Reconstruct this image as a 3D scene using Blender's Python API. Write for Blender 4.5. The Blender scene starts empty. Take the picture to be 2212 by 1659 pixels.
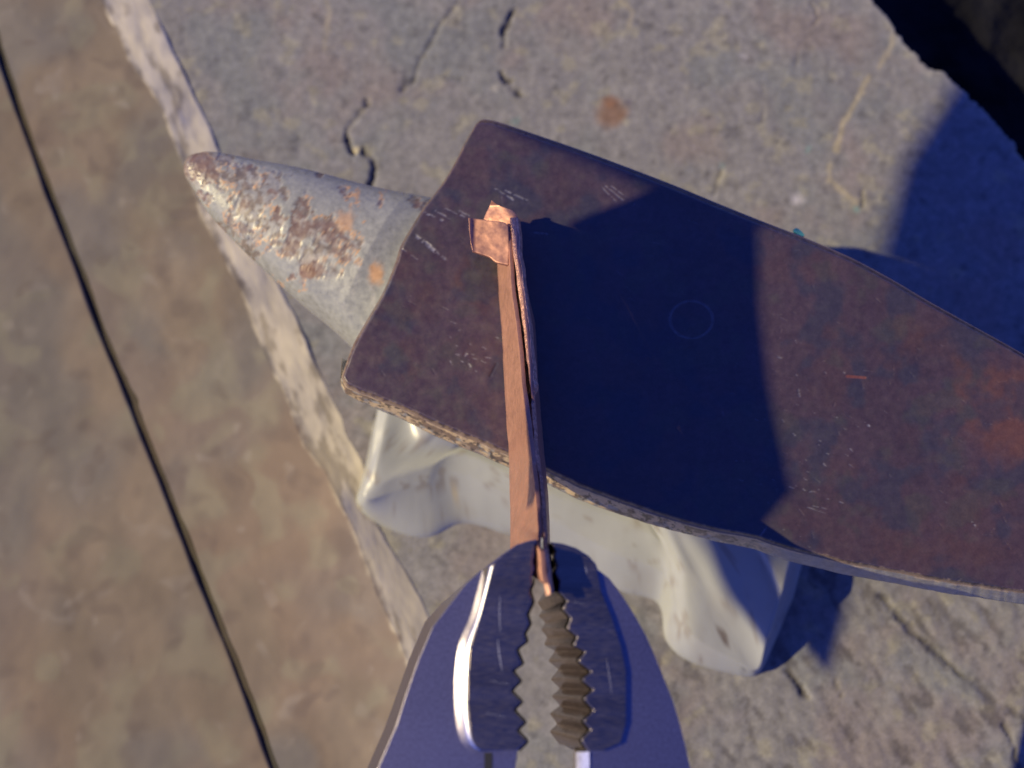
import bpy, math
import numpy as np
from mathutils import Vector, Euler
# ------------------------------------------------------------------ camera / sky / sun / exposure
scene = bpy.context.scene
COL = scene.collection
MM = 0.001
F = 2400.0; CX, CY = 1106.0, 829.5
TILT = math.radians(13.1)
CAM = Vector((0.0, -45.0, 255.0))                     # millimetres
cd = bpy.data.cameras.new('camera'); cam = bpy.data.objects.new('camera', cd); COL.objects.link(cam)
cam.location = CAM * MM; cam.rotation_euler = (TILT, 0, 0)
cd.sensor_width = 36.0; cd.lens = 36.0 * F / 2212.0
cd.clip_start = 0.004; cd.clip_end = 50.0
cd.dof.use_dof = True; cd.dof.focus_distance = 0.185; cd.dof.aperture_fstop = 15.0
scene.camera = cam
TAN = 1.50
SD = np.array([TAN, -0.05 * TAN, -1.0])          # way the sunlight travels, per mm of drop
EL = math.atan(1 / (TAN * math.hypot(1, .06))); AZ = math.atan2(-SD[0], -SD[1])
w = bpy.data.worlds.new('World'); scene.world = w; w.use_nodes = True
nt = w.node_tree; bg = nt.nodes['Background']
sky = nt.nodes.new('ShaderNodeTexSky'); sky.sky_type = 'NISHITA'; sky.sun_disc = False
sky.sun_elevation = EL; sky.sun_rotation = AZ; sky.ozone_density = 10.0; sky.dust_density = 0.2; sky.air_density = 1.0
tint = nt.nodes.new('ShaderNodeMix'); tint.data_type = 'RGBA'; tint.blend_type = 'MULTIPLY'
tint.inputs[0].default_value = 1.0; tint.inputs[7].default_value = (0.52, 0.46, 1.12, 1)
nt.links.new(sky.outputs[0], tint.inputs[6]); nt.links.new(tint.outputs[2], bg.inputs[0])
bg.inputs[1].default_value = 0.125
sl = bpy.data.lights.new('sun', 'SUN'); sl.energy = 5.0; sl.angle = math.radians(0.4); sl.color = (1.0, 0.835, 0.47)
so = bpy.data.objects.new('sun', sl); COL.objects.link(so)
so.rotation_euler = Vector(SD).to_track_quat('-Z', 'Y').to_euler(); so.location = (-.3, -.2, .6)
scene.view_settings.view_transform = 'Standard'; scene.view_settings.look = 'None'
scene.view_settings.exposure = 0.08; scene.view_settings.gamma = 1.0
# ------------------------------------------------------------------ helpers
RM = np.array(Euler((TILT, 0, 0)).to_matrix())
CAMN = np.array(CAM)
def P(x, y, z):
    """photo point (2212 px wide) seen at height z (mm) -> world millimetres"""
    x = np.asarray(x, float); y = np.asarray(y, float); z = np.asarray(z, float) + 0 * x
    d = np.stack([(x - CX) / F, -(y - CY) / F, -np.ones_like(x)], -1) @ RM.T
    k = (z - CAMN[2]) / d[..., 2]
    return CAMN + d * k[..., None]
def PIX(p):
    q = (np.asarray(p, float) - CAMN) @ RM
    return CX + F * q[..., 0] / -q[..., 2], CY - F * q[..., 1] / -q[..., 2]
def sm(a, b, x):
    t = np.clip((x - a) / (b - a), 0, 1); return t * t * (3 - 2 * t)
def vnoise(x, y, seed):
    r = np.random.RandomState(seed).rand(256, 256)
    xi = np.floor(x).astype(int); yi = np.floor(y).astype(int); fx = x - xi; fy = y - yi
    fx = fx * fx * (3 - 2 * fx); fy = fy * fy * (3 - 2 * fy)
    g = lambda a, b: r[a % 256, b % 256]
    return (g(xi, yi) * (1 - fx) + g(xi + 1, yi) * fx) * (1 - fy) + (g(xi, yi + 1) * (1 - fx) + g(xi + 1, yi + 1) * fx) * fy
def fbm(x, y, s, seed, o=4, g=.5):
    """0..1, feature size s"""
    v = 0; a = 1; n = 0
    for i in range(o):
        k = 2 ** i / s; ca, sa = math.cos(.6 + 1.1 * i + seed), math.sin(.6 + 1.1 * i + seed)
        X, Y = x * k, y * k
        v = v + a * vnoise(X * ca - Y * sa + 17.3 * i + 400, X * sa + Y * ca + 5.1 * i + 400, seed + i); n += a; a *= g
    return v / n
def segd(x, y, pts):
    d = np.full(x.shape, 1e9)
    for (ax, ay), (bx, by) in zip(pts[:-1], pts[1:]):
        L = (bx - ax) ** 2 + (by - ay) ** 2 + 1e-9
        t = np.clip(((x - ax) * (bx - ax) + (y - ay) * (by - ay)) / L, 0, 1)
        d = np.minimum(d, np.hypot(x - ax - t * (bx - ax), y - ay - t * (by - ay)))
    return d
def curve(pts, n):
    """smooth polyline through pts, n samples, even in arc length"""
    p = np.array(pts, float); m = len(p); out = []
    e = np.vstack([2 * p[0] - p[1], p, 2 * p[-1] - p[-2]])
    for i in range(m - 1):
        a, b, c, d = e[i], e[i + 1], e[i + 2], e[i + 3]
        for t in np.linspace(0, 1, 16, endpoint=False):
            out.append(.5 * (2 * b + (c - a) * t + (2 * a - 5 * b + 4 * c - d) * t * t + (3 * b - a - 3 * c + d) * t ** 3))
    out.append(p[-1]); q = np.array(out)
    s = np.r_[0, np.cumsum(np.linalg.norm(np.diff(q, axis=0), axis=1))]
    u = np.linspace(0, s[-1], n)
    return np.stack([np.interp(u, s, q[:, k]) for k in range(p.shape[1])], -1)
def cx3(a, b, m): return a * (1 - m[..., None]) + np.array(b) * m[..., None]
def make(name, V, faces, mat, parent=None, col=None, smooth=True):
    me = bpy.data.meshes.new(name); V = np.asarray(V, float).reshape(-1, 3) * MM
    if isinstance(faces, np.ndarray):
        nf, k = faces.shape
        me.vertices.add(len(V)); me.vertices.foreach_set('co', V.ravel())
        me.loops.add(nf * k); me.loops.foreach_set('vertex_index', faces.ravel().astype(np.int32))
        me.polygons.add(nf); me.polygons.foreach_set('loop_start', np.arange(0, nf * k, k, dtype=np.int32))
        me.update(calc_edges=True)
    else:
        me.from_pydata([tuple(v) for v in V], [], faces)
    me.validate()
    me.polygons.foreach_set('use_smooth', [smooth] * len(me.polygons))
    if col is not None:
        c = np.ones((len(V), 4), np.float32); c[:, :3] = np.clip(np.asarray(col).reshape(-1, 3), 0, 1)
        at = me.color_attributes.new('Tone', 'FLOAT_COLOR', 'POINT'); at.data.foreach_set('color', c.ravel())
    me.materials.append(mat)
    o = bpy.data.objects.new(name, me); COL.objects.link(o)
    if parent: o.parent = parent
    return o
def gridfaces(nu, nv, cu=False, cv=False):
    i = np.arange(nu if cu else nu - 1)[:, None]; j = np.arange(nv if cv else nv - 1)[None, :]
    a = i * nv + j; b = ((i + 1) % nu) * nv + j; c = ((i + 1) % nu) * nv + (j + 1) % nv; d = i * nv + (j + 1) % nv
    a, b, c, d = np.broadcast_arrays(a, b, c, d)
    return np.stack([a, b, c, d], -1).reshape(-1, 4)
def tagged(o, label, cat, group=None):
    o['label'] = label; o['category'] = cat
    if group: o['group'] = group
    return o
def empty(name, p, label, cat):
    o = bpy.data.objects.new(name, None); COL.objects.link(o); o.empty_display_size = .01
    return tagged(o, label, cat)
def bevel(o, wd, seg=2, ang=35):
    m = o.modifiers.new('bevel', 'BEVEL'); m.width = wd * MM; m.segments = seg; m.limit_method = 'ANGLE'; m.angle_limit = math.radians(ang)
    return o
def prism(name, top, bot, mat, parent=None, bev=.4):
    n = len(top); V = np.vstack([top, bot])
    f = [list(range(n))[::-1], list(range(n, 2 * n))] + [[i, (i + 1) % n, n + (i + 1) % n, n + i] for i in range(n)]
    # orientation
    t = np.array(top); ar = np.sum(t[:, 0] * np.roll(t[:, 1], -1) - np.roll(t[:, 0], -1) * t[:, 1])
    if ar > 0: f = [q[::-1] for q in f]
    o = make(name, V, f, mat, parent, smooth=False)
    if bev: bevel(o, bev)
    return o
# ------------------------------------------------------------------ materials
def material(name, base=(.5, .5, .5), rough=.6, metal=0., tone=False, n1=None, n2=None, bump=None, spec=.5, roughvar=None, stretch=None):
    """n1,n2: (scale per metre, lo, hi) multiply base colour;  bump: list of (scale, strength, distance mm)"""
    m = bpy.data.materials.new(name); m.use_nodes = True; t = m.node_tree; N = t.nodes; L = t.links
    b = N['Principled BSDF']; b.inputs['Roughness'].default_value = rough; b.inputs['Metallic'].default_value = metal
    b.inputs['Specular IOR Level'].default_value = spec
    tc = N.new('ShaderNodeTexCoord'); co = tc.outputs['Object']
    if stretch:
        mp = N.new('ShaderNodeMapping'); mp.inputs['Rotation'].default_value = (0, 0, stretch[0]); mp.inputs['Scale'].default_value = stretch[1]
        L.new(co, mp.inputs[0]); co = mp.outputs[0]
    if tone:
        a = N.new('ShaderNodeAttribute'); a.attribute_name = 'Tone'; c = a.outputs['Color']
    else:
        a = N.new('ShaderNodeRGB'); a.outputs[0].default_value = (*base, 1); c = a.outputs[0]
    for n in (n1, n2):
        if n:
            x = N.new('ShaderNodeTexNoise'); x.inputs['Scale'].default_value = n[0]; x.inputs['Detail'].default_value = 5
            r = N.new('ShaderNodeMapRange'); r.inputs[1].default_value = .3; r.inputs[2].default_value = .7
            r.inputs[3].default_value = n[1]; r.inputs[4].default_value = n[2]; L.new(co, x.inputs[0]); L.new(x.outputs[0], r.inputs[0])
            v = N.new('ShaderNodeVectorMath'); v.operation = 'SCALE'; L.new(c, v.inputs[0]); L.new(r.outputs[0], v.inputs['Scale']); c = v.outputs[0]
    L.new(c, b.inputs['Base Color'])
    if roughvar:
        x = N.new('ShaderNodeTexNoise'); x.inputs['Scale'].default_value = roughvar[0]; x.inputs['Detail'].default_value = 4
        r = N.new('ShaderNodeMapRange'); r.inputs[1].default_value = .3; r.inputs[2].default_value = .7
        r.inputs[3].default_value = roughvar[1]; r.inputs[4].default_value = roughvar[2]
        L.new(co, x.inputs[0]); L.new(x.outputs[0], r.inputs[0]); L.new(r.outputs[0], b.inputs['Roughness'])
    prev = None
    for s, st, dist in (bump or []):
        x = N.new('ShaderNodeTexNoise'); x.inputs['Scale'].default_value = s; x.inputs['Detail'].default_value = 4; L.new(co, x.inputs[0])
        k = N.new('ShaderNodeBump'); k.inputs['Strength'].default_value = st; k.inputs['Distance'].default_value = dist * MM
        L.new(x.outputs[0], k.inputs['Height'])
        if prev: L.new(prev, k.inputs['Normal'])
        prev = k.outputs[0]
    if prev: L.new(prev, b.inputs['Normal'])
    return m
M_slab = material('slab_stone', tone=True, rough=.9, n1=(450, .82, 1.15), n2=(1600, .86, 1.14), bump=[(700, .22, .3), (2200, .15, .1)], spec=.2)
M_board = material('board_wood', tone=True, rough=.85, n1=(120, .94, 1.06), bump=[(120, .15, .4)], spec=.2)
M_soil = material('soil', (.009, .009, .012), rough=1., n1=(60, .4, 1.5), bump=[(90, 1., 6)], spec=.1)
M_face = material('face_steel', tone=True, rough=.42, metal=.0, n1=(900, .88, 1.12), n2=(3000, .88, 1.12), bump=[(1500, .2, .06)], spec=1.0, roughvar=(500, .30, .50))
M_paint = material('anvil_paint', tone=True, rough=.32, n1=(60, .93, 1.05), bump=[(160, .12, .5), (900, .08, .1)], spec=.5)
M_horn = material('horn_paint', tone=True, rough=.38, n1=(900, .85, 1.15), bump=[(700, .35, .2)], spec=.6, roughvar=(900, .25, .6))
M_cop = material('copper', (.49, .245, .165), rough=.42, metal=.45, n1=(250, .88, 1.08), n2=(2200, .9, 1.08), bump=[(1200, .2, .1), (300, .15, .3)], roughvar=(800, .3, .55))
M_cop_raw = material('copper_edge', (.68, .38, .25), rough=.38, metal=.5, n1=(1500, .6, 1.2), bump=[(2500, .9, .3)])
M_pl = material('plier_steel', (.33, .28, .24), rough=.3, metal=1., n1=(45, .8, 1.15), n2=(500, .88, 1.1), bump=[(900, .05, .03)], stretch=(.1, (1, 9, 1)), roughvar=(700, .24, .4))
M_plm = material('plier_matte_steel', (.34, .32, .38), rough=.38, metal=1., n1=(40, .88, 1.12), n2=(2500, .82, 1.15), bump=[(3500, .3, .06)])
M_plb = material('plier_bevel', (.80, .78, .76), rough=.28, metal=1., n1=(1500, .8, 1.1), bump=[(2500, .3, .06)])
M_scr = material('scratched_steel', (.55, .55, .58), rough=.5, metal=.6)
M_tooth = material('tooth_steel', (.36, .32, .31), rough=.24, metal=1., n1=(1200, .6, 1.2), bump=[(1500, .4, .15)])
M_dark = material('dark_plastic', (.03, .03, .032), rough=.4)
M_teal = material('teal_flake', (.10, .42, .38), rough=.5, n1=(1500, .7, 1.2))
M_white = material('white_grit', (.62, .60, .56), rough=.6, n1=(1500, .7, 1.2))
# ------------------------------------------------------------------ soil + stone slab
soil = make('ground', [(-1500, -1500, -32), (1500, -1500, -32), (1500, 1500, -32), (-1500, 1500, -32)], [[0, 1, 2, 3]], M_soil)
soil['kind'] = 'structure'
rimpx = [(1560, -420), (1760, -150), (1890, 0), (1925, 42), (1960, 88), (1990, 128), (2020, 150), (2050, 160), (2085, 200), (2130, 240), (2175, 290), (2212, 335), (2330, 520), (2480, 900), (2500, 1400)]
def slab():
    st = .55
    xs = np.arange(-160, 165, st); ys = np.arange(-150, 140, st)
    X, Y = np.meshgrid(xs, ys, indexing='ij'); px, py = PIX(np.stack([X, Y, 0 * X], -1))
    rim = curve(rimpx, 240)
    # signed distance (px) to the rim: inside = left/below
    d = np.full(X.shape, 1e9); sg = np.ones(X.shape)
    near = (px > 1300) & (py < 1700)
    dd = segd(px[near], py[near], rim[::3].tolist()); d[near] = dd
    xr = np.interp(py, rim[:, 1], rim[:, 0]); sg = np.where(px < xr, 1, -1); sg[py < rim[0, 1]] = -1
    sd = d * sg + (fbm(px, py, 30, 5) - .5) * 16 + (fbm(px, py, 9, 6) - .5) * 7
    Z = (fbm(X, Y, 26, 1) - .5) * .8 + (fbm(X, Y, 5, 2) - .5) * .35 + (fbm(X, Y, 1.6, 3) - .5) * .2
    fib = fbm(X * .8 + Y * .5, (Y * .8 - X * .5) * .38, 2.2, 9)          # drawn-out grain lower right
    wfib = sm(1200, 1700, px) * sm(900, 1300, py); Z += (fib - .5) * .5 * wfib
    wx = px + (fbm(px, py, 22, 11) - .5) * 18; wy = py + (fbm(px, py, 22, 12) - .5) * 18
    tone = fbm(X, Y, 30, 21); t2 = fbm(X, Y, 6, 22); t3 = fbm(X, Y, 1.6, 23)
    c = np.array([.222, .216, .216]) * (.72 + .22 * tone + .22 * t2 + .20 * t3)[..., None]
    c = cx3(c, (.25, .195, .175), sm(.5, .72, fbm(X, Y, 17, 31)) * .4)
    c = cx3(c, (.185, .205, .21), sm(.5, .72, fbm(X, Y, 14, 32)) * .45)
    c = cx3(c, (.33, .31, .22), sm(.62, .75, fbm(X, Y, 4, 33)) * .45)
    c = cx3(c, (.08, .075, .08), sm(.66, .78, fbm(X, Y, 2.4, 34)) * .4)
    c = cx3(c, (.07, .06, .06), (1 - sm(.30, .38, fib)) * wfib * .5)
    cracks = [([(985, 0), (972, 25), (945, 62), (930, 95), (905, 130), (890, 175)], 5, .8),
              ([(1112, 20), (1100, 45), (1090, 62), (1088, 100)], 6, 2.2),
              ([(1080, 160), (1098, 175), (1104, 190), (1128, 205)], 7, 2.4),
              ([(890, 170), (870, 190)], 8, 1.2),
              ([(795, 215), (775, 245), (757, 272), (747, 290), (752, 312), (765, 328)], 6, 3.0),
              ([(785, 326), (800, 338), (806, 360), (802, 400), (790, 430)], 6, 3.0),
              ([(1750, 5), (1762, 25), (1770, 40), (1752, 62)], 3, 1.1), ([(1735, 90), (1722, 110), (1722, 140)], 4, .6),
              ([(1647, 180), (1650, 260), (1600, 275), (1540, 285)], 4, .6), ([(1560, 360), (1540, 420)], 4, .7),
              ([(1862, 410), (1865, 440)], 4, 1.3), ([(640, 290), (650, 330)], 5, .5),
              ([(1900, 1290), (1940, 1330), (1985, 1375), (2030, 1410), (2080, 1460), (2130, 1500), (2180, 1535), (2212, 1545)], 7, 1.6),
              ([(1700, 1445), (1725, 1480), (1745, 1510)], 6, 1.6), ([(1800, 1470), (1815, 1500)], 4, 1.2),
              ([(2170, 1565), (2190, 1610), (2205, 1659)], 5, 1.6), ([(1430, 1420), (1420, 1480)], 4, .6),
              ([(830, 880), (815, 900), (825, 940)], 6, 2.), ([(1000, 170), (960, 165)], 4, .8)]
    for pts, wd, dp in cracks:
        x0, x1 = min(p[0] for p in pts) - 60, max(p[0] for p in pts) + 60; y0, y1 = min(p[1] for p in pts) - 60, max(p[1] for p in pts) + 60
        m = (px > x0) & (px < x1) & (py > y0) & (py < y1)
        dd = segd(wx[m], wy[m], pts) + (fbm(px[m], py[m], 14, 44) - .5) * wd * 1.3
        k = (1 - sm(wd * .3, wd * 1.3, dd)) * (.35 + .65 * sm(.34, .52, fbm(px[m], py[m], 36, 45))); Z[m] -= k * dp * .4; c[m] = cx3(c[m], (.05, .045, .05), k * min(1, dp / 2.2) * .85)
    def blob(x, y, r, col, a, sx=1):
        nonlocal c
        dd = np.hypot((wx - x) / sx, wy - y); c = cx3(c, col, (1 - sm(r * .3, r, dd)) * a)
    blob(1322, 245, 46, (.24, .115, .05), .65); blob(1318, 218, 22, (.24, .10, .04), .5); blob(1358, 222, 9, (.10, .08, .12), .6)
    blob(1112, 262, 16, (.2, .3, .28), .5); blob(1070, 190, 10, (.45, .43, .40), .5); blob(770, 322, 12, (.50, .44, .30), .8)
    blob(1722, 430, 18, (.50, .48, .50), .7, 1.4); blob(1850, 452, 12, (.15, .32, .30), .6); blob(1610, 120, 12, (.45, .43, .44), .6)
    blob(1950, 50, 14, (.42, .40, .38), .6); blob(1745, 322, 9, (.2, .33, .31), .5); blob(1560, 355, 10, (.2, .3, .3), .4)
    for pts, a in (([(1935, 62), (1930, 90), (1900, 140)], .5), ([(1875, 170), (1850, 215), (1820, 270), (1805, 320)], .65), ([(1795, 355), (1792, 390), (1822, 415), (1850, 435)], .6), ([(1340, 0), (1365, 20), (1362, 60)], .4), ([(700, 0), (712, 30), (700, 110)], .3)):
        dd = segd(wx, wy, pts); c = cx3(c, (.44, .38, .24), (1 - sm(2, 9, dd)) * a)
    c = cx3(c, (.36, .34, .31), (1 - sm(2, 30, sd)) * .5)
    Z -= (1 - sm(-14, 3, sd)) * 31
    Fc = gridfaces(len(xs), len(ys)); keep = (Z.ravel()[Fc] > -30.2).any(1)
    o = make('stone_slab', np.stack([X, Y, Z], -1), Fc[keep], M_slab, col=c)
    return tagged(o, 'cracked grey-brown stone slab with a rounded broken rim under the anvil', 'stone slab')
slab()
# ------------------------------------------------------------------ two weathered boards on the left
gapc = [(-60, -80), (-25, 10), (0, 103), (20, 164), (68, 301), (103, 400), (162, 550), (205, 670), (256, 793), (285, 865), (310, 926), (378, 1098), (434, 1242), (513, 1434), (595, 1659), (670, 1860)]
inn = [(185, -70), (232, 25), (280, 130), (325, 191), (359, 256), (386, 328), (430, 440), (471, 540), (533, 653), (574, 772), (615, 848), (649, 950), (701, 1018), (745, 1104), (785, 1200), (825, 1310), (870, 1410), (910, 1520), (960, 1659), (1030, 1860)]
out = [(280, -70), (330, 20), (386, 137), (424, 219), (451, 273), (478, 340), (530, 460), (581, 574), (632, 677), (670, 762), (711, 848), (750, 930), (790, 1020), (784, 1080), (830, 1160), (880, 1240), (925, 1330), (960, 1440), (1010, 1600), (1080, 1860)]
ZB = 3.6
def board_tone(X, Y, px, py, seed):
    """mottled weathered wood, blotches drawn out along the board"""
    u = X * .38 + Y * -.92; v = X * .92 + Y * .38
    u = u + (fbm(X, Y, 9, seed + 8, 3) - .5) * 6; v = v + (fbm(X, Y, 9, seed + 9, 3) - .5) * 6
    t = fbm(u * .55, v, 14, seed, 3); t2 = fbm(u, v, 6, seed + 1, 2); t3 = fbm(u, v, 2.6, seed + 2, 1)
    c = np.array([.238, .192, .138]) * (.66 + .44 * t + .16 * t2 + .04 * t3)[..., None]
    c = cx3(c, (.170, .170, .160), sm(.42, .70, fbm(u * .7, v, 16, seed + 3, 2)) * .5)
    c = cx3(c, (.235, .168, .118), sm(.46, .76, fbm(u * .7, v, 15, seed + 4, 2)) * .4)
    c = cx3(c, (.27, .25, .17), sm(.52, .72, fbm(u, v, 8, seed + 5, 2)) * .45)
    c = cx3(c, (.36, .32, .26), sm(.70, .95, fbm(u, v, 4.5, seed + 6, 2)) * .35)
    c = cx3(c, (.14, .110, .09), sm(.60, .85, fbm(u, v, 5, seed + 7, 2)) * .4)
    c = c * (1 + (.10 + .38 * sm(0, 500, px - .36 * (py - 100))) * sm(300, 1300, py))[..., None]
    return c
def near_board():
    nu, na = 520, 200
    g = curve([(x + 6.5, y - 1) for x, y in gapc], nu); i_ = curve(inn, nu); o_ = curve(out, nu)
    # even the three curves by image height so cross sections stay across the board
    tt = np.linspace(-60, 1850, nu)
    R = lambda c: np.stack([np.interp(tt, c[:, 1], c[:, 0]), tt], -1)
    o_ = o_[np.argsort(o_[:, 1])]; g, i_, o_ = R(g), R(i_), R(o_)
    n = np.arange(nu); jag = (fbm(n, 0 * n, 22, 60) - .5) * 12; jag2 = (fbm(n, 0 * n, 24, 61) - .5) * 9 + (fbm(n, 0 * n, 4, 63) - .5) * 4
    gj = (fbm(n, 0 * n, 20, 62) - .5) * 9 + 5 * np.exp(-((tt - 862) / 14.) ** 2)
    i_[:, 0] += jag; o_[:, 0] += jag2; g[:, 0] += gj
    rows = []; ztop = ZB + (fbm(n, 0 * n, 120, 64) - .5) * 1.2
    G = P(g[:, 0], g[:, 1], ztop); I = P(i_[:, 0], i_[:, 1], ztop - .6); O = P(o_[:, 0], o_[:, 1], .2)
    nrm = np.array([-.92, -.38, 0])
    rows += [G + nrm * 2.2 + np.array([0, 0, -1.3]), G + nrm * .3 + np.array([0, 0, -1.0]), G + 0.]
    kinds = [0, 0, 1]
    for a in np.r_[.002, .005, np.linspace(.02, 1, na - 2)]: rows.append(G * (1 - a) + I * a); kinds.append(1)
    nb = 34
    for a in np.linspace(1 / nb, 1, nb):
        b = I * (1 - a) + O * a;  rows.append(b); kinds.append(2)
    for zz in (0., -2.): b = O.copy(); b[:, 0] += .2; b[:, 2] = zz; rows.append(b); kinds.append(2)
    V = np.stack(rows, 1); kinds = np.array(kinds)
    X, Y = V[..., 0], V[..., 1]; px, py = PIX(V)
    k1 = (kinds >= 1)[None, :] * 1.
    V[..., 2] += ((fbm(X, Y, 12, 65, 2) - .5) * .8 + (fbm(X, Y, 4, 66, 2) - .5) * .2) * k1
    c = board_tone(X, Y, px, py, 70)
    u = X * .38 - Y * .92; v = X * .92 + Y * .38
    spl = fbm(u * .35, v, 2.6, 80, 3); spl2 = fbm(u * .3, v, 3.5, 81)
    ch = np.array([.80, .71, .50]) * (.66 + .38 * spl + .22 * spl2)[..., None]
    ch = cx3(ch, (.26, .21, .13), sm(.56, .74, fbm(u * .35, v, 2.6, 82)) * .6)
    km = np.zeros(V.shape[:2]); km[:, kinds == 2] = 1
    j = 3 + na - 1; edge = np.arange(V.shape[1])[None, :] - j + (fbm(px, py, 30, 83) - .5) * 16
    km = sm(-4, 6, edge)
    c = c * (1 - km[..., None]) + ch * km[..., None]
    V[..., 2] += (spl - .5) * .25 * km
    c[:, :3] *= .22; c[:, 3] *= .7
    o = make('weathered_board', V, gridfaces(*V.shape[:2])[:, ::-1].copy(), M_board, col=c)
    return tagged(o, 'weathered brown board with a pale splintered edge running beneath the anvil horn', 'board', 'weathered boards beside the anvil')
def far_board():
    nu, na = 400, 150
    tt = np.linspace(-60, 1850, nu); g = curve([(x - 6.5, y + 1) for x, y in gapc], nu); gx = np.interp(tt, g[:, 1], g[:, 0])
    n = np.arange(nu); gx = gx + (fbm(n, 0 * n, 26, 90) - .5) * 5
    G = P(gx, tt, ZB - .5); rows = [G + np.array([0, 0, -5.]), G + np.array([0, 0, -1.2])]
    for a in np.linspace(0, 1, na): rows.append(G + np.array([-.92, -.38, 0]) * (.5 + a * 95) + np.array([0, 0, -.0]))
    rows.append(rows[-1] + np.array([0, 0, -5.]))
    V = np.stack(rows, 1); X, Y = V[..., 0], V[..., 1]; px, py = PIX(V)
    V[:, 2:-1, 2] += (fbm(X, Y, 12, 91, 2)[:, 2:-1] - .5) * .8 + (fbm(X, Y, 4, 92, 2)[:, 2:-1] - .5) * .2
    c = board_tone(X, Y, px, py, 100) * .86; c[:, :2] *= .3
    o = make('weathered_board', V, gridfaces(*V.shape[:2]), M_board, col=c)
    return tagged(o, 'dull brown-grey board beyond the dark gap, at the left border of the photo', 'board', 'weathered boards beside the anvil')
near_board(); far_board()
# ------------------------------------------------------------------ anvil
anvil = empty('anvil', (0, 0, 0), 'small grey-painted anvil with a dark brown steel face and chipped horn', 'anvil')
ZF = 60.0
U = [(1028, 268), (1040, 259), (1058, 259), (1085, 266), (1150, 288), (1260, 326), (1360, 363), (1456, 400), (1560, 443), (1647, 478), (1730, 510), (1808, 543), (1859, 567), (1934, 608), (2003, 649), (2100, 703), (2212, 766), (2400, 880), (2560, 985)]
Lw = [(738, 813), (744, 829), (760, 841), (839, 872), (907, 902), (982, 935), (1044, 960), (1098, 984), (1180, 1019), (1260, 1056), (1340, 1086), (1410, 1109), (1477, 1130), (1560, 1150), (1638, 1165), (1703, 1187), (1775, 1204), (1842, 1220), (1950, 1240), (2080, 1262), (2212, 1281), (2400, 1300), (2600, 1310)]
Ed = [(1028, 268), (1001, 314), (989, 340), (965, 382), (938, 420), (914, 450), (897, 477), (866, 530), (854, 567), (828, 630), (791, 694), (762, 747), (738, 813)]
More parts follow.
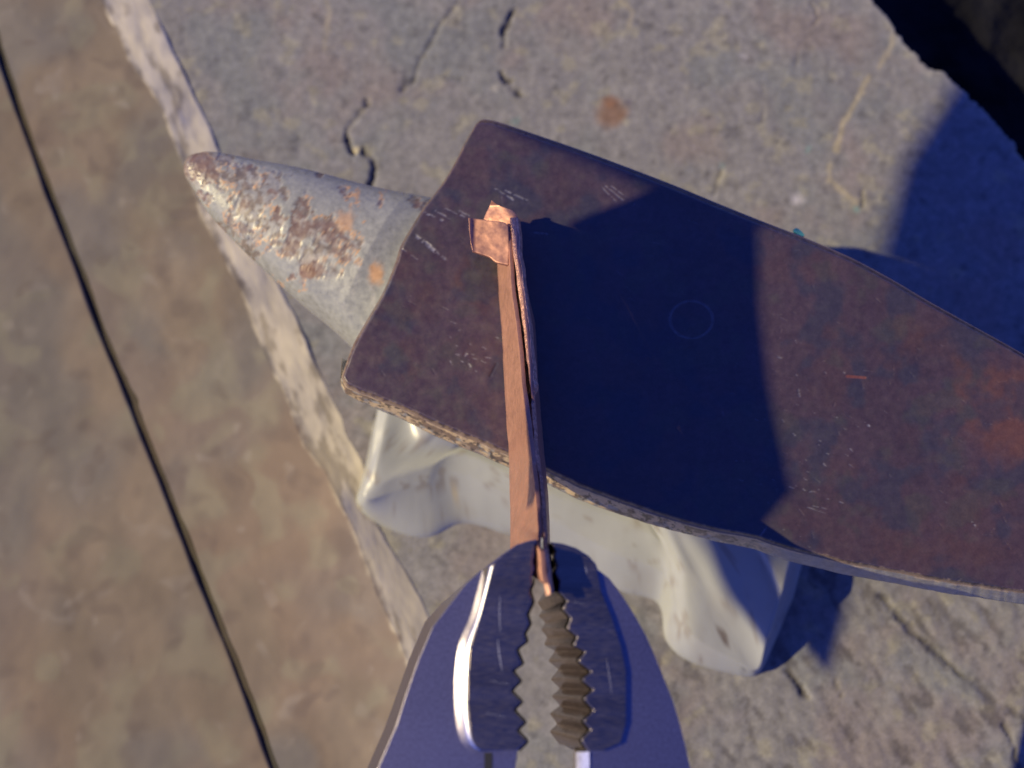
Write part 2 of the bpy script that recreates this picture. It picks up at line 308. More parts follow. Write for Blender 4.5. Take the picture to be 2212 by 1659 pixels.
def face_plate():
    ns, nv = 760, 420
    a = curve(U, ns); b = curve(Lw, ns); e = curve(Ed, nv); v = np.linspace(0, 1, nv)
    s = np.linspace(0, 1, ns)
    Q = a[:, None, :] * (1 - v)[None, :, None] + b[:, None, :] * v[None, :, None]
    off = e - (a[0] * (1 - v)[:, None] + b[0] * v[:, None])
    Q = Q + off[None] * ((1 - s) ** 14)[:, None, None]
    # ragged rim
    jl = (fbm(s * 900, 0 * s, 16, 120) - .5) * 5
    Q[:, :, 1] += jl[:, None] * (v[None] ** 40)
    x, y = Q[..., 0], Q[..., 1]
    dl = (1 - v)[None] * 560; du = v[None] * 500; de = s[:, None] * 1600; edg = np.minimum(np.minimum(dl, du), de)
    z = ZF - 1.1 * (1 - sm(0, 11, edg)) ** 2 + (fbm(x, y, 160, 121) - .5) * .5 + (fbm(x, y, 14, 122) - .5) * .05
    base = np.array([.058, .037, .044])
    t = fbm(x, y, 120, 130); t2 = fbm(x, y, 30, 131); t3 = fbm(x, y, 8, 132)
    c = base * (.55 + .35 * t + .35 * t2 + .3 * t3)[..., None]
    red = sm(.52, .70, fbm(x, y, 90, 133)) * .3
    for bx, by, r, k in ((2190, 900, 130, 1.3), (2100, 810, 70, 1.), (1960, 700, 60, .5), (2100, 1150, 140, .45), (1950, 1170, 110, .35), (870, 770, 70, .5), (920, 660, 60, .4), (1010, 590, 50, .7), (870, 580, 50, .4), (930, 500, 40, .4), (1050, 630, 60, .5), (1040, 760, 60, .4), (2212, 850, 80, .6)):
        red = red + k * (1 - sm(r * .2, r, np.hypot(x - bx, y - by) + (t2 - .5) * 70))
    c = cx3(c, (.092, .045, .030), np.clip(red, 0, 1) * .8 * (.6 + .4 * t3)); c = cx3(c, (.16, .065, .04), (1 - sm(10, 170, np.hypot((x - 2210) * .8, y - 900) + (t2 - .5) * 120)) * .5)
    c = cx3(c, (.030, .034, .052), sm(.52, .7, fbm(x, y, 70, 134)) * .6)
    c = cx3(c, (.06, .058, .045), sm(.55, .7, fbm(x, y, 60, 135)) * .4)
    rg = np.random.RandomState(4); lines = []
    W = [((1005, 480), (1012, 462)), ]
    sc = [(1070, 408, 1108, 432, 1.6, .7), (1092, 412, 1138, 433, 2.0, .8), (918, 460, 955, 476, 2.6, 1.), (940, 455, 972, 472, 1.8, .8), (960, 450, 1003, 468, 1.8, .7), (985, 452, 1012, 466, 2, .7),
          (900, 512, 940, 545, 3.0, .8), (915, 520, 962, 560, 3.0, .75), (888, 500, 930, 530, 2, .6), (1300, 405, 1335, 440, 1.6, .6), (1308, 402, 1345, 432, 1.4, .6), (1320, 402, 1370, 440, 1.4, .5), (1155, 502, 1182, 505, 1.8, .6),
          (1090, 420, 1105, 428, 1.5, .6), (850, 525, 900, 560, 1.5, .4), (1082, 420, 1090, 470, 1.2, .3)]
    for _ in range(170):
        x0 = rg.uniform(780, 2200); y0 = rg.uniform(300, 1260); an = rg.normal(.45, .6); L = rg.uniform(3, 22)
        sc.append((x0, y0, x0 + L * math.cos(an), y0 + L * math.sin(an), rg.uniform(.6, 1.0), rg.uniform(.04, .20)))
    for _ in range(60):
        x0 = rg.normal(1760, 90); y0 = rg.normal(980, 110); an = rg.normal(.5, .3); L = rg.uniform(2, 9)
        sc.append((x0, y0, x0 + L * math.cos(an), y0 + L * math.sin(an), 1.1, rg.uniform(.2, .65)))
    for _ in range(26):
        x0 = rg.normal(1010, 28); y0 = rg.normal(760, 22); an = rg.normal(.6, .7); L = rg.uniform(3, 12)
        sc.append((x0, y0, x0 + L * math.cos(an), y0 + L * math.sin(an), 1.2, rg.uniform(.3, .7)))
    sc += [(1870, 914, 1878, 921, 2.2, 1.3), (1830, 813, 1868, 816, 3.2, -1), (1725, 842, 1727, 856, 2, .5), (1058, 812, 1072, 786, 2.5, -2), (1745, 1096, 1782, 1108, 1.3, .5), (1750, 1092, 1790, 1100, 1.2, .4), (1640, 1160, 1655, 1140, 1.5, .5), (2100, 1128, 2112, 1142, 1.6, .8)]
    for x0, y0, x1, y1, wd, k in sc:
        m = (x > min(x0, x1) - 6) & (x < max(x0, x1) + 6) & (y > min(y0, y1) - 6) & (y < max(y0, y1) + 6)
        if not m.any(): continue
        dd = segd(x[m], y[m], [(x0, y0), (x1, y1)]); kk = (1 - sm(wd * .5, wd + 1.2, dd)) * (sm(.34, .58, fbm(x[m], y[m], 6, 137)) if k > 0 else 1)
        if k == -1: c[m] = cx3(c[m], (.22, .07, .04), kk * .7)
        elif k == -2: c[m] = cx3(c[m], (.02, .012, .015), kk * .8)
        else: c[m] = cx3(c[m], (.42, .42, .50), np.clip(kk * k * .48, 0, 1) * (.35 + .65 * t3[m] * 1.4))
        z[m] -= kk * .07
    ring = 1 - sm(1.2, 3.6, np.abs(np.hypot(x - 1493, (y - 690) * 1.15) - 46)); c = cx3(c, (.30, .32, .38), ring * .22 * (.3 + t3)); z -= ring * .1
    wear = (1 - sm(1, 8, edg + (t3 - .5) * 12)); c = cx3(c, (.30, .22, .15), np.clip(wear * (.35 + .65 * v[None] ** 8), 0, 1) * .8)
    top = P(x, y, z)
    # skirt along the near (lower) side, then underside
    rows = [top[:, k] for k in range(nv)]; cols = [c[:, k] for k in range(nv)]
    g = np.interp(b[:, 0], [738, 800, 1000, 1300, 1500, 1700, 2212, 2600], [13, 19, 24, 26, 20, 24, 24, 24])
    n = np.arange(ns)
    for q in np.linspace(.08, 1, 16):
        yy = b[:, 1] + jl + g * q; xx = b[:, 0] - 3 * q
        rows.append(P(xx, yy, ZF - 1.1 - 5.5 * q - 1.2 * q * q + (fbm(n * 2., 0 * n + q * 40, 8, 140) - .5) * .3))
        mx = fbm(n * 1.3, 0 * n + q * 26, 11, 141, 4); my = fbm(n * 2., 0 * n + q * 30, 14, 142)
        cc = np.tile(np.array([.35, .35, .32]), (ns, 1)) * (.8 + .4 * my)[:, None]
        dirt = np.interp(b[:, 0], [738, 1500, 1640, 1700], [1, 1, .6, .12])
        cc = cx3(cc, (.22, .15, .10), sm(.44, .55, mx + (.25 * (1 - q) - .06)) * dirt); cc = cx3(cc, (.74, .55, .30), sm(.44, .56, fbm(n * 1.3, 0 * n + q * 30, 9, 143)) * .9 * dirt)
        cc = cx3(cc, (.04, .035, .035), sm(.60, .68, fbm(n * 2., 0 * n + q * 30, 6, 144)) * .9 * dirt)
        if q < .2: cc = cx3(cc, (.60, .46, .30), sm(.4, .55, fbm(n * 1., 0 * n, 10, 145)) * .8)
        cols.append(cc)
    b2 = rows[-1].copy(); b2[:, 2] -= 1; b2[:, 1] += 5; rows.append(b2); cols.append(cols[-1])
    V = np.stack(rows, 1); C = np.stack(cols, 1)
    o = make('face_plate', V, gridfaces(*V.shape[:2])[:, ::-1].copy(), M_face, anvil, col=C)
    # far side, left end and underside of the plate as one closed block
    tl = P(a[:, 0], a[:, 1], ZF - 1.3); ed = P(e[:, 0], e[:, 1], ZF - 1.3); bl = rows[-1]
    loop = np.vstack([tl[::-6], ed[::6], bl[::6]]); low = loop.copy(); low[:, 2] = ZF - 11; loop[:, 2] = np.minimum(loop[:, 2], ZF - 1.5)
    cen = np.array([low[:, 0].mean(), low[:, 1].mean()]); low[:, :2] = cen + (low[:, :2] - cen) * .992
    k = len(loop); ff = [[i, (i + 1) % k, k + (i + 1) % k, k + i] for i in range(k)] + [list(range(k, 2 * k))]
    make('plate_underside', np.vstack([loop, low]), ff, M_paint, anvil, col=np.tile([.35, .35, .32], (2 * k, 1)), smooth=False)
    return o
face_plate()
L0 = [(860, 760), (784, 1020), (770, 1100), (845, 1150), (925, 1166), (1015, 1136), (1180, 1195), (1330, 1278), (1420, 1308), (1438, 1390), (1495, 1436), (1608, 1464), (1642, 1452), (1668, 1405), (1700, 1330), (1725, 1260), (1780, 1000), (1750, 700), (1400, 560), (1050, 560)]
L1 = [(850, 800), (800, 1000), (790, 1076), (850, 1062), (918, 1042), (990, 1020), (1170, 1110), (1320, 1190), (1425, 1235), (1458, 1310), (1500, 1375), (1590, 1428), (1636, 1445), (1655, 1385), (1683, 1300), (1703, 1230), (1760, 1000), (1650, 720), (1380, 580), (1050, 580)]
L2 = [(870, 800), (822, 960), (812, 1040), (862, 1030), (928, 1010), (1000, 985), (1160, 1060), (1320, 1125), (1410, 1165), (1445, 1200), (1480, 1240), (1530, 1275), (1565, 1285), (1610, 1240), (1640, 1200), (1660, 1160), (1700, 980), (1620, 740), (1370, 600), (1060, 600)]
L3 = [(900, 780), (900, 860), (920, 915), (950, 930), (990, 945), (1040, 955), (1160, 1000), (1280, 1050), (1360, 1080), (1390, 1090), (1420, 1100), (1450, 1110), (1480, 1115), (1510, 1100), (1530, 1080), (1550, 1040), (1560, 900), (1500, 720), (1300, 620), (1080, 600)]
L4 = [(880, 640), (800, 790), (775, 828), (850, 880), (930, 920), (1010, 952), (1160, 1010), (1300, 1070), (1400, 1095), (1450, 1112), (1500, 1125), (1550, 1138), (1600, 1146), (1680, 1160), (1750, 1172), (1850, 1185), (1900, 1000), (1750, 620), (1350, 420), (1060, 350)]
def body():
    def dense(pts, z, sub=16):
        w3 = P(*np.array(pts, float).T, z); n = len(w3); out = []
        for i in range(n):
            a, b, c, d = w3[i - 1], w3[i], w3[(i + 1) % n], w3[(i + 2) % n]
            for t in np.linspace(0, 1, sub, endpoint=False):
                cr = .5 * (2 * b + (c - a) * t + (2 * a - 5 * b + 4 * c - d) * t * t + (3 * b - a - 3 * c + d) * t ** 3)
                out.append(cr)
        return np.array(out)
    z1 = np.full(20, 5.); z1[11:16] = (3.5, 3.0, 7., 10.5, 12.); z2 = np.full(20, 7.); z2[0:6] = 6.; z2[10:12] = 8.5; z2[11:16] = (8., 8.5, 10.5, 12., 13.); z3 = np.full(20, 12.); z3[1:6] = 10.; z3[10:16] = 16
    keys = [(0, L0), (z1, L1), (z2, L2), (z3, L3), (50, L4)]
    loops = [dense(p, z) for z, p in keys]
    rows = [loops[0] + [0, 0, -3], loops[0]]
    for q in (.3, .6, .85, .95): rows.append(loops[0] * (1 - q) + loops[1] * q)
    rows.append(loops[1])
    Lp = np.array(loops[1:])
    for i in range(3):
        a = Lp[max(i - 1, 0)]; b = Lp[i]; c = Lp[i + 1]; d = Lp[min(i + 2, 3)]
        for t in np.linspace(0, 1, 9)[1:]:
            if i == 0: rows.append(b * (1 - t) + c * t)
            else: rows.append(.5 * (2 * b + (c - a) * t + (2 * a - 5 * b + 4 * c - d) * t * t + (3 * b - a - 3 * c + d) * t ** 3))
    V = np.stack(rows, 0); px, py = PIX(V)
    X, Y, Z = V[..., 0], V[..., 1], V[..., 2]
    V = V.copy(); V[..., 2] += (fbm(X, Y, 9, 150) - .5) * .5
    c = np.tile(np.array([.345, .355, .335]), (*V.shape[:2], 1)) * (.94 + .12 * fbm(X, Y, 12, 151))[..., None]
    qx, qy = PIX(V); wob = (fbm(qx, qy, 12, 153) - .5) * 14
    def mk(x, y, rx, ry, an, col, a):
        nonlocal c
        dx, dy = qx - x, qy - y; u = dx * math.cos(an) + dy * math.sin(an); v = -dx * math.sin(an) + dy * math.cos(an)
        c = cx3(c, col, (1 - sm(.6, 1.1, np.hypot(u / rx, v / ry) + wob * .02)) * a)
    mk(1562, 1372, 26, 9, 1.05, (.10, .07, .05), .9); mk(1514, 1426, 12, 5, 1.0, (.15, .11, .08), .8); mk(1604, 1449, 6, 5, 0, (.05, .05, .05), .9)
    mk(982, 1062, 9, 8, 0, (.42, .34, .2), .6); mk(968, 1132, 34, 9, -.25, (.03, .03, .03), .8); mk(1120, 1050, 14, 4, .5, (.2, .15, .1), .7); mk(1420, 1140, 14, 5, .3, (.15, .12, .1), .8)
    mk(1370, 1180, 7, 4, 0, (.2, .18, .14), .5); mk(860, 1150, 8, 3, 0, (.45, .4, .3), .5); mk(1000, 975, 8, 4, .4, (.3, .25, .18), .5)
    c = cx3(c, (.20, .16, .12), sm(.66, .72, fbm(qx, qy, 22, 154)) * .5); c = cx3(c, (.30, .29, .25), sm(.5, .7, fbm(qx, qy, 60, 155)) * .35)
    o = make('body', V, gridfaces(V.shape[0], V.shape[1], cv=True)[:, ::-1].copy(), M_paint, anvil, col=c)
    s = o.modifiers.new('smooth', 'SUBSURF'); s.levels = 1; s.render_levels = 2
    return o
body()
def spot(name, x, y, z, rx, ry, ang, mat, parent, seed=0, h=.25):
    """a small thin chip of paint or grit lying on something"""
    r = np.random.RandomState(seed); n = 14; a = np.linspace(0, 2 * math.pi, n, endpoint=False); k = .75 + .4 * r.rand(n)
    c = P(x, y, z); u = rx * k * np.cos(a); v = ry * k * np.sin(a)
    top = np.stack([c[0] + u * math.cos(ang) - v * math.sin(ang), c[1] + u * math.sin(ang) + v * math.cos(ang), c[2] + h + 0 * a], -1)
    bot = top.copy(); bot[:, 2] -= h + .3
    return prism(name, top, bot, mat, parent, bev=0)
def horn():
    up = curve([(398, 368), (402, 350), (420, 336), (470, 333), (560, 352), (660, 372), (780, 405), (860, 424), (945, 440), (1060, 470)], 260)
    lo = curve([(398, 368), (402, 384), (420, 412), (450, 460), (510, 525), (580, 592), (650, 655), (720, 712), (775, 765), (850, 835)], 260)
    n, m = 260, 144
    t = np.linspace(0, 1, n); zc = 52 - 10 * t
    A = P(up[:, 0], up[:, 1], zc); B = P(lo[:, 0], lo[:, 1], zc); C = (A + B) / 2; H = (A - B) / 2
    r = np.linalg.norm(H, axis=1); ph = np.linspace(0, 2 * math.pi, m, endpoint=False)
    ez = np.minimum(r * .78, 12.5)
    sgn = np.sign(np.sin(ph)); sq = np.abs(np.sin(ph)) ** .85 * sgn
    V = C[:, None] + H[:, None] * np.cos(ph)[None, :, None]
    V[..., 2] += ez[:, None] * sq[None]
    px, py = PIX(V); a = ph[None] / (2 * math.pi) * 60; tt = t[:, None] * 70
    qx, qy = px, py
    pnt = np.tile(np.array([.33, .335, .30]), (n, m, 1)) * (.9 + .2 * fbm(qx, qy, 40, 160))[..., None]
    # rust/bare mask: stronger on the crown band of the horn
    axis = segd(qx, qy, [(430, 365), (560, 440), (700, 530), (790, 610)])
    msk = fbm(qx, qy, 26, 161, 5, .6) + .20 * (1 - sm(20, 95, axis)) - .07
    msk -= .35 * sm(30, 46, np.hypot((qx - 830) * .7, qy - 545)) * 0
    pat = 1 - sm(26, 52, np.hypot(qx - 835, (qy - 500) * .8)); msk -= .5 * pat
    msk -= .6 * sm(700, 745, qx * .45 + qy * .75 + 0 * qx - 60)                # clean paint on the lower flank
    k = sm(.55, .60, msk) * .85 * (Z_up := (np.sin(ph)[None] > -.2) * 1.)
    spk = sm(.60, .72, fbm(qx, qy, 14, 166)) * (1 - sm(30, 130, axis)) * .8
    br = np.array([.21, .165, .13]) * (.6 + .8 * fbm(qx, qy, 10, 162))[..., None]
    br = cx3(br, (.36, .36, .34), sm(.5, .62, fbm(qx, qy, 12, 163)) * .8)
    br = cx3(br, (.20, .11, .08), sm(.50, .62, fbm(qx, qy, 40, 164)) * .8)
    c = pnt * (1 - k[..., None]) + br * k[..., None]
    rim = sm(.500, .53, msk) * (1 - sm(.545, .575, msk)) * Z_up; c = cx3(c, (.58, .36, .19), rim * sm(.42, .55, fbm(qx, qy, 50, 165)))
    c = cx3(c, (.50, .48, .42), spk * .6)
    tip = 1 - sm(20, 62, np.hypot(qx - 425, qy - 352)); c = cx3(c, (.20, .13, .10), tip * .8 * (.5 + fbm(qx, qy, 8, 167)))
    og = np.maximum(1 - sm(10, 34, np.hypot((qx - 812) * 1.5, qy - 590) + (fbm(qx, qy, 12, 168) - .5) * 26), .7 * (1 - sm(6, 26, np.hypot((qx - 745), (qy - 478) * .8) + (fbm(qx, qy, 12, 169) - .5) * 26)))
    c = cx3(c, (.62, .37, .19), og)
    ob = 1 - sm(15, 20, np.hypot((qx - 664), (qy - 586)) + (fbm(qx, qy, 12, 170) - .5) * 8); c = cx3(c, (.26, .15, .09), ob * .9)
    V[..., 2] -= k * .16 * fbm(qx, qy, 9, 171) + k * .08
    cap = np.vstack([V.reshape(-1, 3)])
    o = make('horn', cap, gridfaces(n, m, cv=True)[:, ::-1].copy(), M_horn, anvil, col=c)
    return o
horn()
# chips in the anvil's paint
M_chip = material('bare_chip', (.10, .075, .05), rough=.7, n1=(1500, .5, 1.4))
# ------------------------------------------------------------------ folded copper strip
strip = empty('copper_strip', (0, 0, 0), 'folded copper strip standing on the anvil face, its end held in pliers', 'copper strip')
def zt(y): return np.interp(y, [430, 480, 600, 800, 1000, 1100, 1155, 1185, 1290], [67, 68.5, 71, 76, 82, 90, 97, 106, 107])
def ribbon(name, a, b, za, zb, th, mat, n=90, m=8, noise=.15, seed=0):
    """sheet between curve a and curve b with real thickness th"""
    A = curve(a, n); B = curve(b, n); pa = P(A[:, 0], A[:, 1], za(A[:, 1])); pb = P(B[:, 0], B[:, 1], zb(B[:, 1]))
    q = np.linspace(0, 1, m)[None, :, None]; S = pa[:, None] * (1 - q) + pb[:, None] * q
    du = np.gradient(S, axis=0); dv = np.gradient(S, axis=1); nn = np.cross(du, dv); nn /= np.linalg.norm(nn, axis=2, keepdims=True) + 1e-9
    if nn[..., 2].mean() < 0: nn = -nn
    S = S + nn * ((fbm(S[..., 0] + 9, S[..., 1], 3, 200 + seed) - .5) * noise * 2)[..., None]
    Bk = S - nn * th; V = np.concatenate([S, Bk[:, ::-1]], 1)
    f = gridfaces(n, 2 * m, cv=True)
    ff = [list(map(int, r)) for r in f]; ff.append(list(range(2 * m))); ff.append(list(range((n - 1) * 2 * m, n * 2 * m))[::-1])
    o = make(name, V.reshape(-1, 3), ff, mat, strip)
    bpy.context.view_layer.update()
    import bmesh
    bm = bmesh.new(); bm.from_mesh(o.data); bmesh.ops.recalc_face_normals(bm, faces=bm.faces); bm.to_mesh(o.data); bm.free()
    return bevel(o, .18, 2, 40)
S1L = [(1074, 558), (1076, 606), (1078, 642), (1085, 745), (1088, 813), (1095, 916), (1100, 1018), (1101, 1104), (1103, 1210)]
S1R = [(1098, 483), (1099, 515), (1101, 551), (1105, 629), (1117, 711), (1126, 807), (1133, 865), (1143, 950), (1155, 1053), (1160, 1120), (1164, 1180), (1170, 1240), (1176, 1262)]
zl = lambda y: np.maximum(zt(y) - np.interp(y, [480, 600, 1000, 1200], [9, 11, 22, 24]), 60.4)
ribbon('folded_leaf', [(1078, 482), (1074, 530)] + S1L, S1R, zl, zt, .7, M_cop, 120, 10, .16, 1)
S2A = [(1101, 470), (1107, 515), (1109, 545), (1116, 591), (1126, 677), (1136, 762), (1146, 841), (1153, 930), (1163, 1020), (1171, 1104), (1176, 1180), (1184, 1250), (1190, 1284)]
S2B = [(1119, 470), (1122, 500), (1123, 545), (1132, 610), (1142, 694), (1150, 779), (1155, 850), (1162, 940), (1171, 1025), (1179, 1104), (1184, 1180), (1192, 1245), (1197, 1278)]
S2C = [(1122, 475), (1126, 505), (1129, 560), (1143, 642), (1157, 711), (1162, 813), (1170, 916), (1180, 1018), (1186, 1104), (1189, 1175), (1196, 1245), (1199, 1276)]
ribbon('folded_leaf', S2A, S2B, lambda y: zt(y) + np.interp(y, [830, 880], [.2, -1.]), lambda y: zt(y) + np.interp(y, [830, 880], [1.3, -1.6]), .8, M_cop_raw, 160, 5, .35, 2)
ribbon('leaf_flank', S2B, S2C, lambda y: zt(y) + np.interp(y, [830, 880], [1.2, -1.7]), lambda y: np.maximum(zt(y) - np.interp(y, [480, 600, 1000, 1280], [9, 11, 22, 12]), 60.3), .6, M_cop, 100, 6, .12, 3)
def tab(name, rows, zf, seed):
    R = [curve(r, 26) for r in rows]; R = np.array(R); n = R.shape[0]
    q = np.linspace(0, n - 1, 26); R = np.stack([[np.interp(q, range(n), R[:, j, k]) for k in range(2)] for j in range(26)], 0).transpose(2, 0, 1)
    S = P(R[..., 0], R[..., 1], zf(R[..., 0], R[..., 1])); S[..., 2] += (fbm(S[..., 0], S[..., 1], 3.2, 230 + seed) - .5) * .4
    B = S.copy(); B[..., 2] -= .75
    n1 = 26; V = np.vstack([S.reshape(-1, 3), B.reshape(-1, 3)]); f = [list(map(int, r)) for r in gridfaces(n1, n1)]; f += [[i + n1 * n1 for i in r][::-1] for r in f]
    bd = [i for i in range(n1)] + [i * n1 + n1 - 1 for i in range(1, n1)] + [n1 * n1 - 1 - i for i in range(1, n1)] + [(n1 - 1 - i) * n1 for i in range(1, n1 - 1)]
    f += [[bd[i], bd[i - 1], bd[i - 1] + n1 * n1, bd[i] + n1 * n1] for i in range(len(bd))]
    o = make(name, V, f, M_cop, strip)
    import bmesh
    bm = bmesh.new(); bm.from_mesh(o.data); bmesh.ops.recalc_face_normals(bm, faces=bm.faces); bm.to_mesh(o.data); bm.free()
    return bevel(o, .2, 2, 40)
tab('end_tab', [[(1062, 432), (1073, 441), (1089, 448), (1106, 454), (1117, 466)], [(1057, 446), (1078, 456), (1100, 464), (1121, 478)], [(1050, 460), (1080, 472), (1104, 480), (1122, 490)], [(1045, 473), (1070, 484), (1102, 490), (1123, 505)]], lambda x, y: 65.5 + (x - 1045) * .035 + 1.0 * (1 - sm(432, 445, y)), 1)
tab('end_tab', [[(1012, 470), (1056, 476), (1084, 479), (1094, 483), (1098, 492)], [(1014, 500), (1050, 505), (1085, 508), (1099, 512)], [(1017, 525), (1050, 532), (1080, 537), (1100, 542)], [(1021, 543), (1040, 549), (1058, 555), (1072, 566), (1098, 572)]], lambda x, y: 67.6 + (x - 1012) * .022 - 1.2 * sm(1030, 1012, x) * 0 + .8 * (1 - sm(1012, 1026, x)), 2)
# ------------------------------------------------------------------ pliers
pl = empty('pliers', (0, 0, 0), 'steel pliers with toothed jaws gripping the copper strip, bottom centre', 'pliers')
ZP, TH = 102.0, 15.0
def jaw(name, top, bot):
    return prism(name, P(*np.array(top, float).T, ZP), P(*np.array(bot, float).T, ZP - TH), M_plm, pl, bev=.35)
# left jaw: outer edge line, silhouette (lower), tooth line
lo_top = [(1139, 1169), (1115, 1177), (1084, 1198), (1060, 1217), (1040, 1232), (1005, 1263), (968, 1310), (934, 1355), (903, 1427), (879, 1495), (855, 1570), (818, 1655), (780, 1760), (700, 2100)]
lo_bot = [(1141, 1186), (1115, 1194), (1082, 1210), (1056, 1222), (1036, 1232), (998, 1265), (952, 1305), (918, 1343), (884, 1423), (858, 1497), (830, 1575), (795, 1655), (755, 1760), (675, 2100)]
teethL = [(1149, 1262), (1143, 1276), (1150, 1300), (1137, 1328), (1144, 1348), (1131, 1369), (1137, 1386), (1114, 1403), (1128, 1434), (1105, 1449), (1124, 1471), (1102, 1492), (1127, 1516), (1108, 1533), (1134, 1560), (1115, 1577), (1139, 1601), (1118, 1622)]
def rounded(pts, r=.28):
    out = []
    for i, p in enumerate(pts):
        p = np.array(p, float)
        if 0 < i < len(pts) - 1:
            a, b = np.array(pts[i - 1], float), np.array(pts[i + 1], float)
            out += [tuple(p + (a - p) * r), tuple(p + (a - p) * r * .3 * .9 + (b - p) * .03), tuple(p + (b - p) * r * .3 * .9 + (a - p) * .03), tuple(p + (b - p) * r)]
        else: out.append(tuple(p))
    return out
tl = rounded(teethL)
shiftL = lambda pts: [(x - 5, y - 1) for x, y in pts]
inL_top = [(1159, 1165), (1156, 1194), (1152, 1215), (1155, 1228), (1150, 1245)] + tl + [(1113, 1659), (1108, 1760), (1100, 2100)]
inL_bot = [(1160, 1182), (1155, 1205), (1150, 1222), (1152, 1236), (1147, 1252)] + shiftL(tl) + [(1105, 1659), (1098, 1760), (1090, 2100)]
jawL = jaw('jaw', lo_top + inL_top[::-1], lo_bot + inL_bot[::-1])
ro_top = [(1214, 1174), (1245, 1184), (1272, 1201), (1287, 1218), (1291, 1230), (1316, 1249), (1344, 1287), (1368, 1324), (1395, 1372), (1416, 1420), (1436, 1471), (1453, 1512), (1470, 1570), (1484, 1625), (1500, 1700), (1560, 2100)]
ro_bot = [(1210, 1186), (1240, 1194), (1266, 1208), (1281, 1224), (1286, 1236), (1310, 1256), (1336, 1292), (1360, 1329), (1387, 1376), (1408, 1424), (1427, 1473), (1444, 1514), (1461, 1571), (1474, 1626), (1490, 1700), (1550, 2100)]
teethR = [(1207, 1278), (1226, 1298), (1215, 1314), (1234, 1336), (1224, 1357), (1248, 1375), (1238, 1394), (1266, 1408), (1248, 1428), (1279, 1451), (1256, 1468), (1283, 1490), (1260, 1509), (1284, 1535), (1259, 1557), (1277, 1576), (1255, 1598), (1269, 1621)]
teethRb = [(1166, 1302), (1178, 1318), (1168, 1330), (1184, 1345), (1174, 1360), (1188, 1376), (1180, 1393), (1205, 1406), (1189, 1428), (1213, 1446), (1194, 1467), (1216, 1487), (1196, 1504), (1217, 1524), (1192, 1541), (1210, 1564), (1192, 1580), (1214, 1608)]
inR_top = [(1189, 1171), (1201, 1191), (1198, 1205), (1204, 1222), (1200, 1238), (1209, 1256)] + rounded(teethR) + [(1273, 1623), (1273, 1659), (1270, 1760), (1262, 2100)]
inR_bot = [(1189, 1184), (1196, 1205), (1194, 1216), (1197, 1232), (1192, 1246), (1190, 1266)] + rounded(teethRb) + [(1244, 1623), (1244, 1659), (1240, 1760), (1232, 2100)]
jawR = jaw('jaw', ro_top + inR_top[::-1], ro_bot + inR_bot[::-1])
# toothed gripping faces as bands of their own on the jaws
def wall(name, top, bot, mat, parent, z0=ZP - .35, z1=ZP - TH, off=-.06):
    a = P(*np.array(top, float).T, z0); b = P(*np.array(bot, float).T, z1); k = len(a)
    V = np.vstack([a, b]); V[:, 0] += off
    a2 = V.copy(); a2[:, 0] -= math.copysign(.25, off) * -1
    f = [[i, i + 1, k + i + 1, k + i] for i in range(k - 1)]
    f2 = [[j + 2 * k for j in q][::-1] for q in f]
    return make(name, np.vstack([V, a2]), f + f2, mat, parent, smooth=False)
wall('tooth_row', inR_top[:-4], inR_bot[:-4], M_tooth, jawR, off=-.12)
wall('tooth_row', inL_top[:-3], inL_bot[:-3], M_tooth, jawL, off=.12)
# raised ground pads with bright bevel
bo = [(1043, 1229), (1029, 1283), (1016, 1331), (992, 1389), (983, 1451), (982, 1519), (988, 1577), (1002, 1611), (1026, 1623)]
bi = [(1066, 1222), (1053, 1273), (1036, 1338), (1016, 1399), (1012, 1451), (1010, 1519), (1017, 1587), (1029, 1614), (1040, 1620)]
HP = 2.2
padL_top = [(1157, 1167), (1139, 1171), (1115, 1179), (1086, 1200), (1068, 1216)] + bi[0:] + [(1116, 1620)] + [p for p in tl[::-1]][1:] + [(1148, 1245), (1152, 1228), (1150, 1215), (1153, 1194)]
padL_top = [(x - (2 if y > 1190 and x > 1095 else 0), y) for x, y in padL_top]
t = P(*np.array(padL_top, float).T, ZP + HP); b = t.copy(); b[:, 2] = ZP - .3
prism('jaw_cheek', t, b, M_pl, jawL, bev=.12)
# bevel: band between outer line (jaw level) and inner line (pad level), a convex strip
def bevelband():
    n = 60; A = curve(bo, n); B = curve(bi, n); a = P(A[:, 0], A[:, 1], ZP + .03); bq = P(B[:, 0], B[:, 1], ZP + HP + .03)
    rows = []
    for q in np.linspace(0, 1, 9):
        r = a * (1 - q) + bq * q; r[:, 2] = ZP + .03 + HP * math.sin(q * math.pi / 2); rows.append(r)
    V = np.stack(rows, 1)
    return make('bevel', V, gridfaces(n, 9)[:, ::-1].copy(), M_plb, jawL)
bevelband()
padR_top = [(1191, 1173), (1214, 1176), (1245, 1186), (1271, 1203), (1285, 1219), (1289, 1232), (1299, 1280), (1320, 1331), (1342, 1399), (1352, 1451), (1352, 1560), (1340, 1605), (1300, 1622), (1272, 1621)] + [(x + 2, y) for x, y in rounded(teethR)[::-1][1:]] + [(1211, 1256), (1203, 1238), (1206, 1222), (1200, 1205), (1203, 1191)]
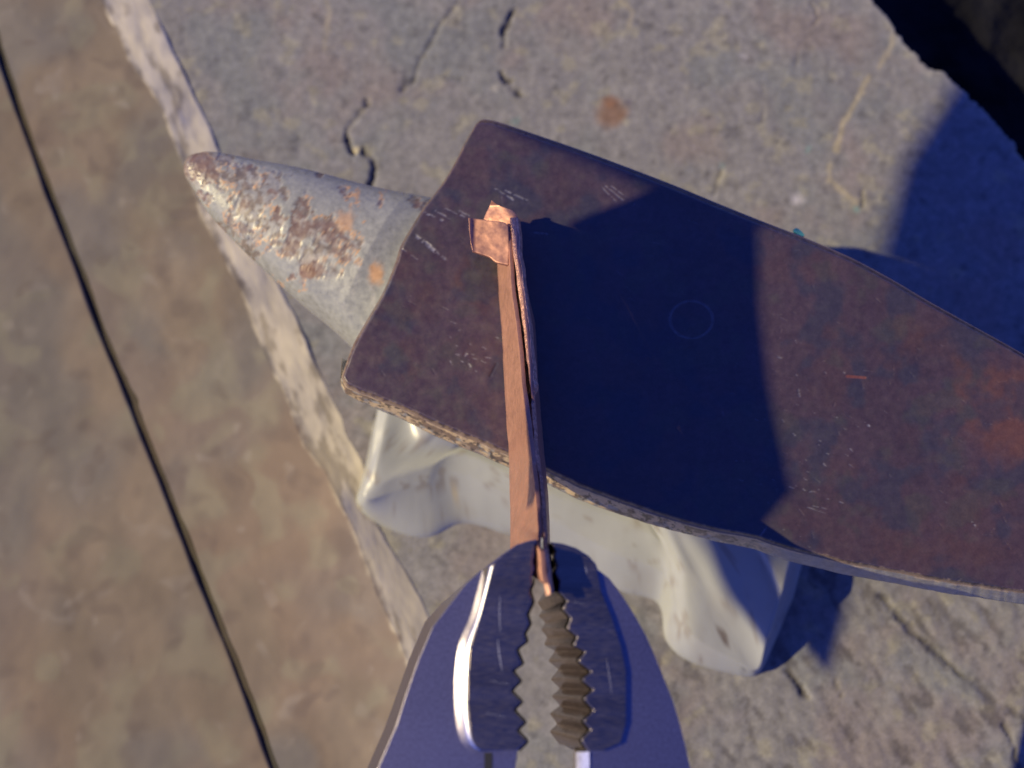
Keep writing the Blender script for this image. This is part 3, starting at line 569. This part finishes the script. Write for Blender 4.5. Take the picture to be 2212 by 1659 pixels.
for q, (pp, cw) in enumerate((([(1080, 1285), (1079, 1330), (1081, 1368)], .7), ([(1075, 1378), (1078, 1410), (1085, 1452)], 1.0), ([(1060, 1470), (1100, 1478)], .5), ([(1264, 1222), (1268, 1240)], .8), ([(1240, 1300), (1262, 1304)], .5), ([(1050, 1540), (1092, 1548)], .5), ([(1310, 1420), (1322, 1500)], .5))):
    cc = curve(pp, 12); wv = cw * np.sin(np.linspace(.15, math.pi - .15, 12)); zz = ZP + (HP if cc[0, 0] < 1150 else .6) + .03
    tt_ = np.vstack([np.stack([cc[:, 0] - wv, cc[:, 1]], -1), np.stack([cc[:, 0] + wv, cc[:, 1] + .6], -1)[::-1]]); tp = P(tt_[:, 0], tt_[:, 1], zz); bt = tp.copy(); bt[:, 2] -= .1
    prism('scratch', tp, bt, M_scr, jawL if cc[0, 0] < 1150 else jawR, bev=0)
t = P(*np.array(padR_top, float).T, ZP + .6); b = t.copy(); b[:, 2] = ZP - .3
prism('jaw_cheek', t, b, M_pl, jawR, bev=.25)
# bright ground inner wall below the teeth on the right jaw, and the dark slot on the left jaw
t = P(*np.array([(1244, 1624), (1273, 1624), (1273, 1760), (1244, 1760)], float).T, np.array([ZP - 1.4, ZP + .25, ZP + .25, ZP - 1.4])); b = t.copy(); b[:, 2] -= 6
prism('pipe_grip_wall', t, b, M_plb, jawR, bev=0)
t = P(*np.array([(1046, 1626), (1064, 1626), (1066, 1900), (1050, 1900)], float).T, ZP + .05); b = t.copy(); b[:, 2] -= .4
prism('slot', t, b, M_dark, jawL, bev=0)
# joint and handles, below the picture
j = P(1160, 2160, ZP - TH / 2); a = np.linspace(0, 2 * math.pi, 32, endpoint=False)
def disc(name, c, r, z0, z1, mat, parent, bev=.6):
    t = np.stack([c[0] + r * np.cos(a), c[1] + r * np.sin(a), 0 * a + z1], -1); b = t.copy(); b[:, 2] = z0
    return prism(name, t, b, mat, parent, bev)
disc('joint', j, 20, ZP - TH, ZP + 1, M_plm, pl); disc('rivet', j, 7, ZP + 1, ZP + 3, M_pl, pl)
for sx in (-1, 1):
    hp = [(j[0] + sx * 6, j[1] - 14), (j[0] + sx * 22, j[1] - 45), (j[0] + sx * 28, j[1] - 90), (j[0] + sx * 24, j[1] - 130)]
    h = curve(hp, 24); d = np.gradient(h, axis=0); nn = np.stack([-d[:, 1], d[:, 0]], -1); nn /= np.linalg.norm(nn, axis=1, keepdims=True)
    ring = np.linspace(0, 2 * math.pi, 12, endpoint=False)
    V = np.stack([np.stack([h[:, 0] + nn[:, 0] * 6.5 * math.cos(q), h[:, 1] + nn[:, 1] * 6.5 * math.cos(q), ZP - TH / 2 + 5.5 * math.sin(q) + 0 * h[:, 0]], -1) for q in ring], 1)
    make('handle', V, gridfaces(24, 12, cv=True), M_dark, pl)
# ------------------------------------------------------------------ loose flakes
f = spot('paint_flake', 1724, 503, 56.5, 1.3, .55, -.6, M_teal, None, 3, .3); tagged(f, 'tiny teal paint flake at the upper edge of the anvil face', 'paint flake')
# ------------------------------------------------------------------ added unseen blockers, cut so their shade falls into the picture
S2S = [p for p in S2B[2:] if p[1] < 945]
topline = P(*np.array(S2S, float).T, zt(np.array([p[1] for p in S2S])) + np.interp([p[1] for p in S2S], [830, 880], [1.2, -1.6]))
zz = topline[:, 2] - ZF; tl_face = topline + SD * zz[:, None]; tl_face[:, 2] = ZF
fp = P(*np.array([(1430, 400), (1560, 345), (1638, 460), (1642, 650), (1662, 820), (1690, 960), (1712, 1062), (1632, 1155), (1540, 1150)], float).T, ZF)
start = P(1222, 482, ZF)
poly = np.vstack([start[None], fp, (tl_face - np.array([1., 0, 0]) * np.linspace(.6, 2.0, len(tl_face))[:, None])[::-1][:-1]])
H1 = 150.0; bq = poly - SD * H1; top = poly - SD * (H1 + 8)
ph = prism('face_shade_blocker', top, bq, M_dark, None, bev=0)  # added out of view, outline shaped to throw the face shadow
tagged(ph, 'added flat blocker outside the picture, cut to shade the anvil face', 'shade_blocker')
gp = P(*np.array([(1908, 498), (1950, 350), (2085, 140), (2500, -700), (4200, -600), (4000, 300)], float).T, 0.) - SD * ZF
up = np.array([(1800, 470), (1600, 452), (1456, 405), (1360, 372), (1260, 335), (1150, 296), (1085, 272)], float)
gl = P(up[:, 0], up[:, 1] + np.array([30, 34, 30, 24, 16, 8, 6]), ZF)
gp = np.vstack([gp, gl]); H2 = 330.0
bq = gp - SD * H2; top = gp - SD * (H2 + 10)
br = prism('corner_shade_blocker', top, bq, M_board, None, bev=0)  # unseen sheet added to block sun from the slab's right corner
tagged(br, 'added overhead blocker outside the picture, cut to shade the slab corner', 'board')

wp = P(*np.array([(1506, 1160), (1530, 1290), (1585, 1390), (1640, 1458), (1650, 1415), (1678, 1320), (1690, 1200), (1650, 1060)], float).T, 12.)
bq = wp - SD * (ZF + H1 - 12.); top = wp - SD * (ZF + H1 - 2.)
foot_blk = prism('foot_shade_blocker', top, bq, M_dark, None, bev=0)  # made-up sheet out of view, keeps the sun off the right foot
tagged(foot_blk, 'small added blocker outside the picture, cut to shade the anvil foot', 'foot_shade_blocker')
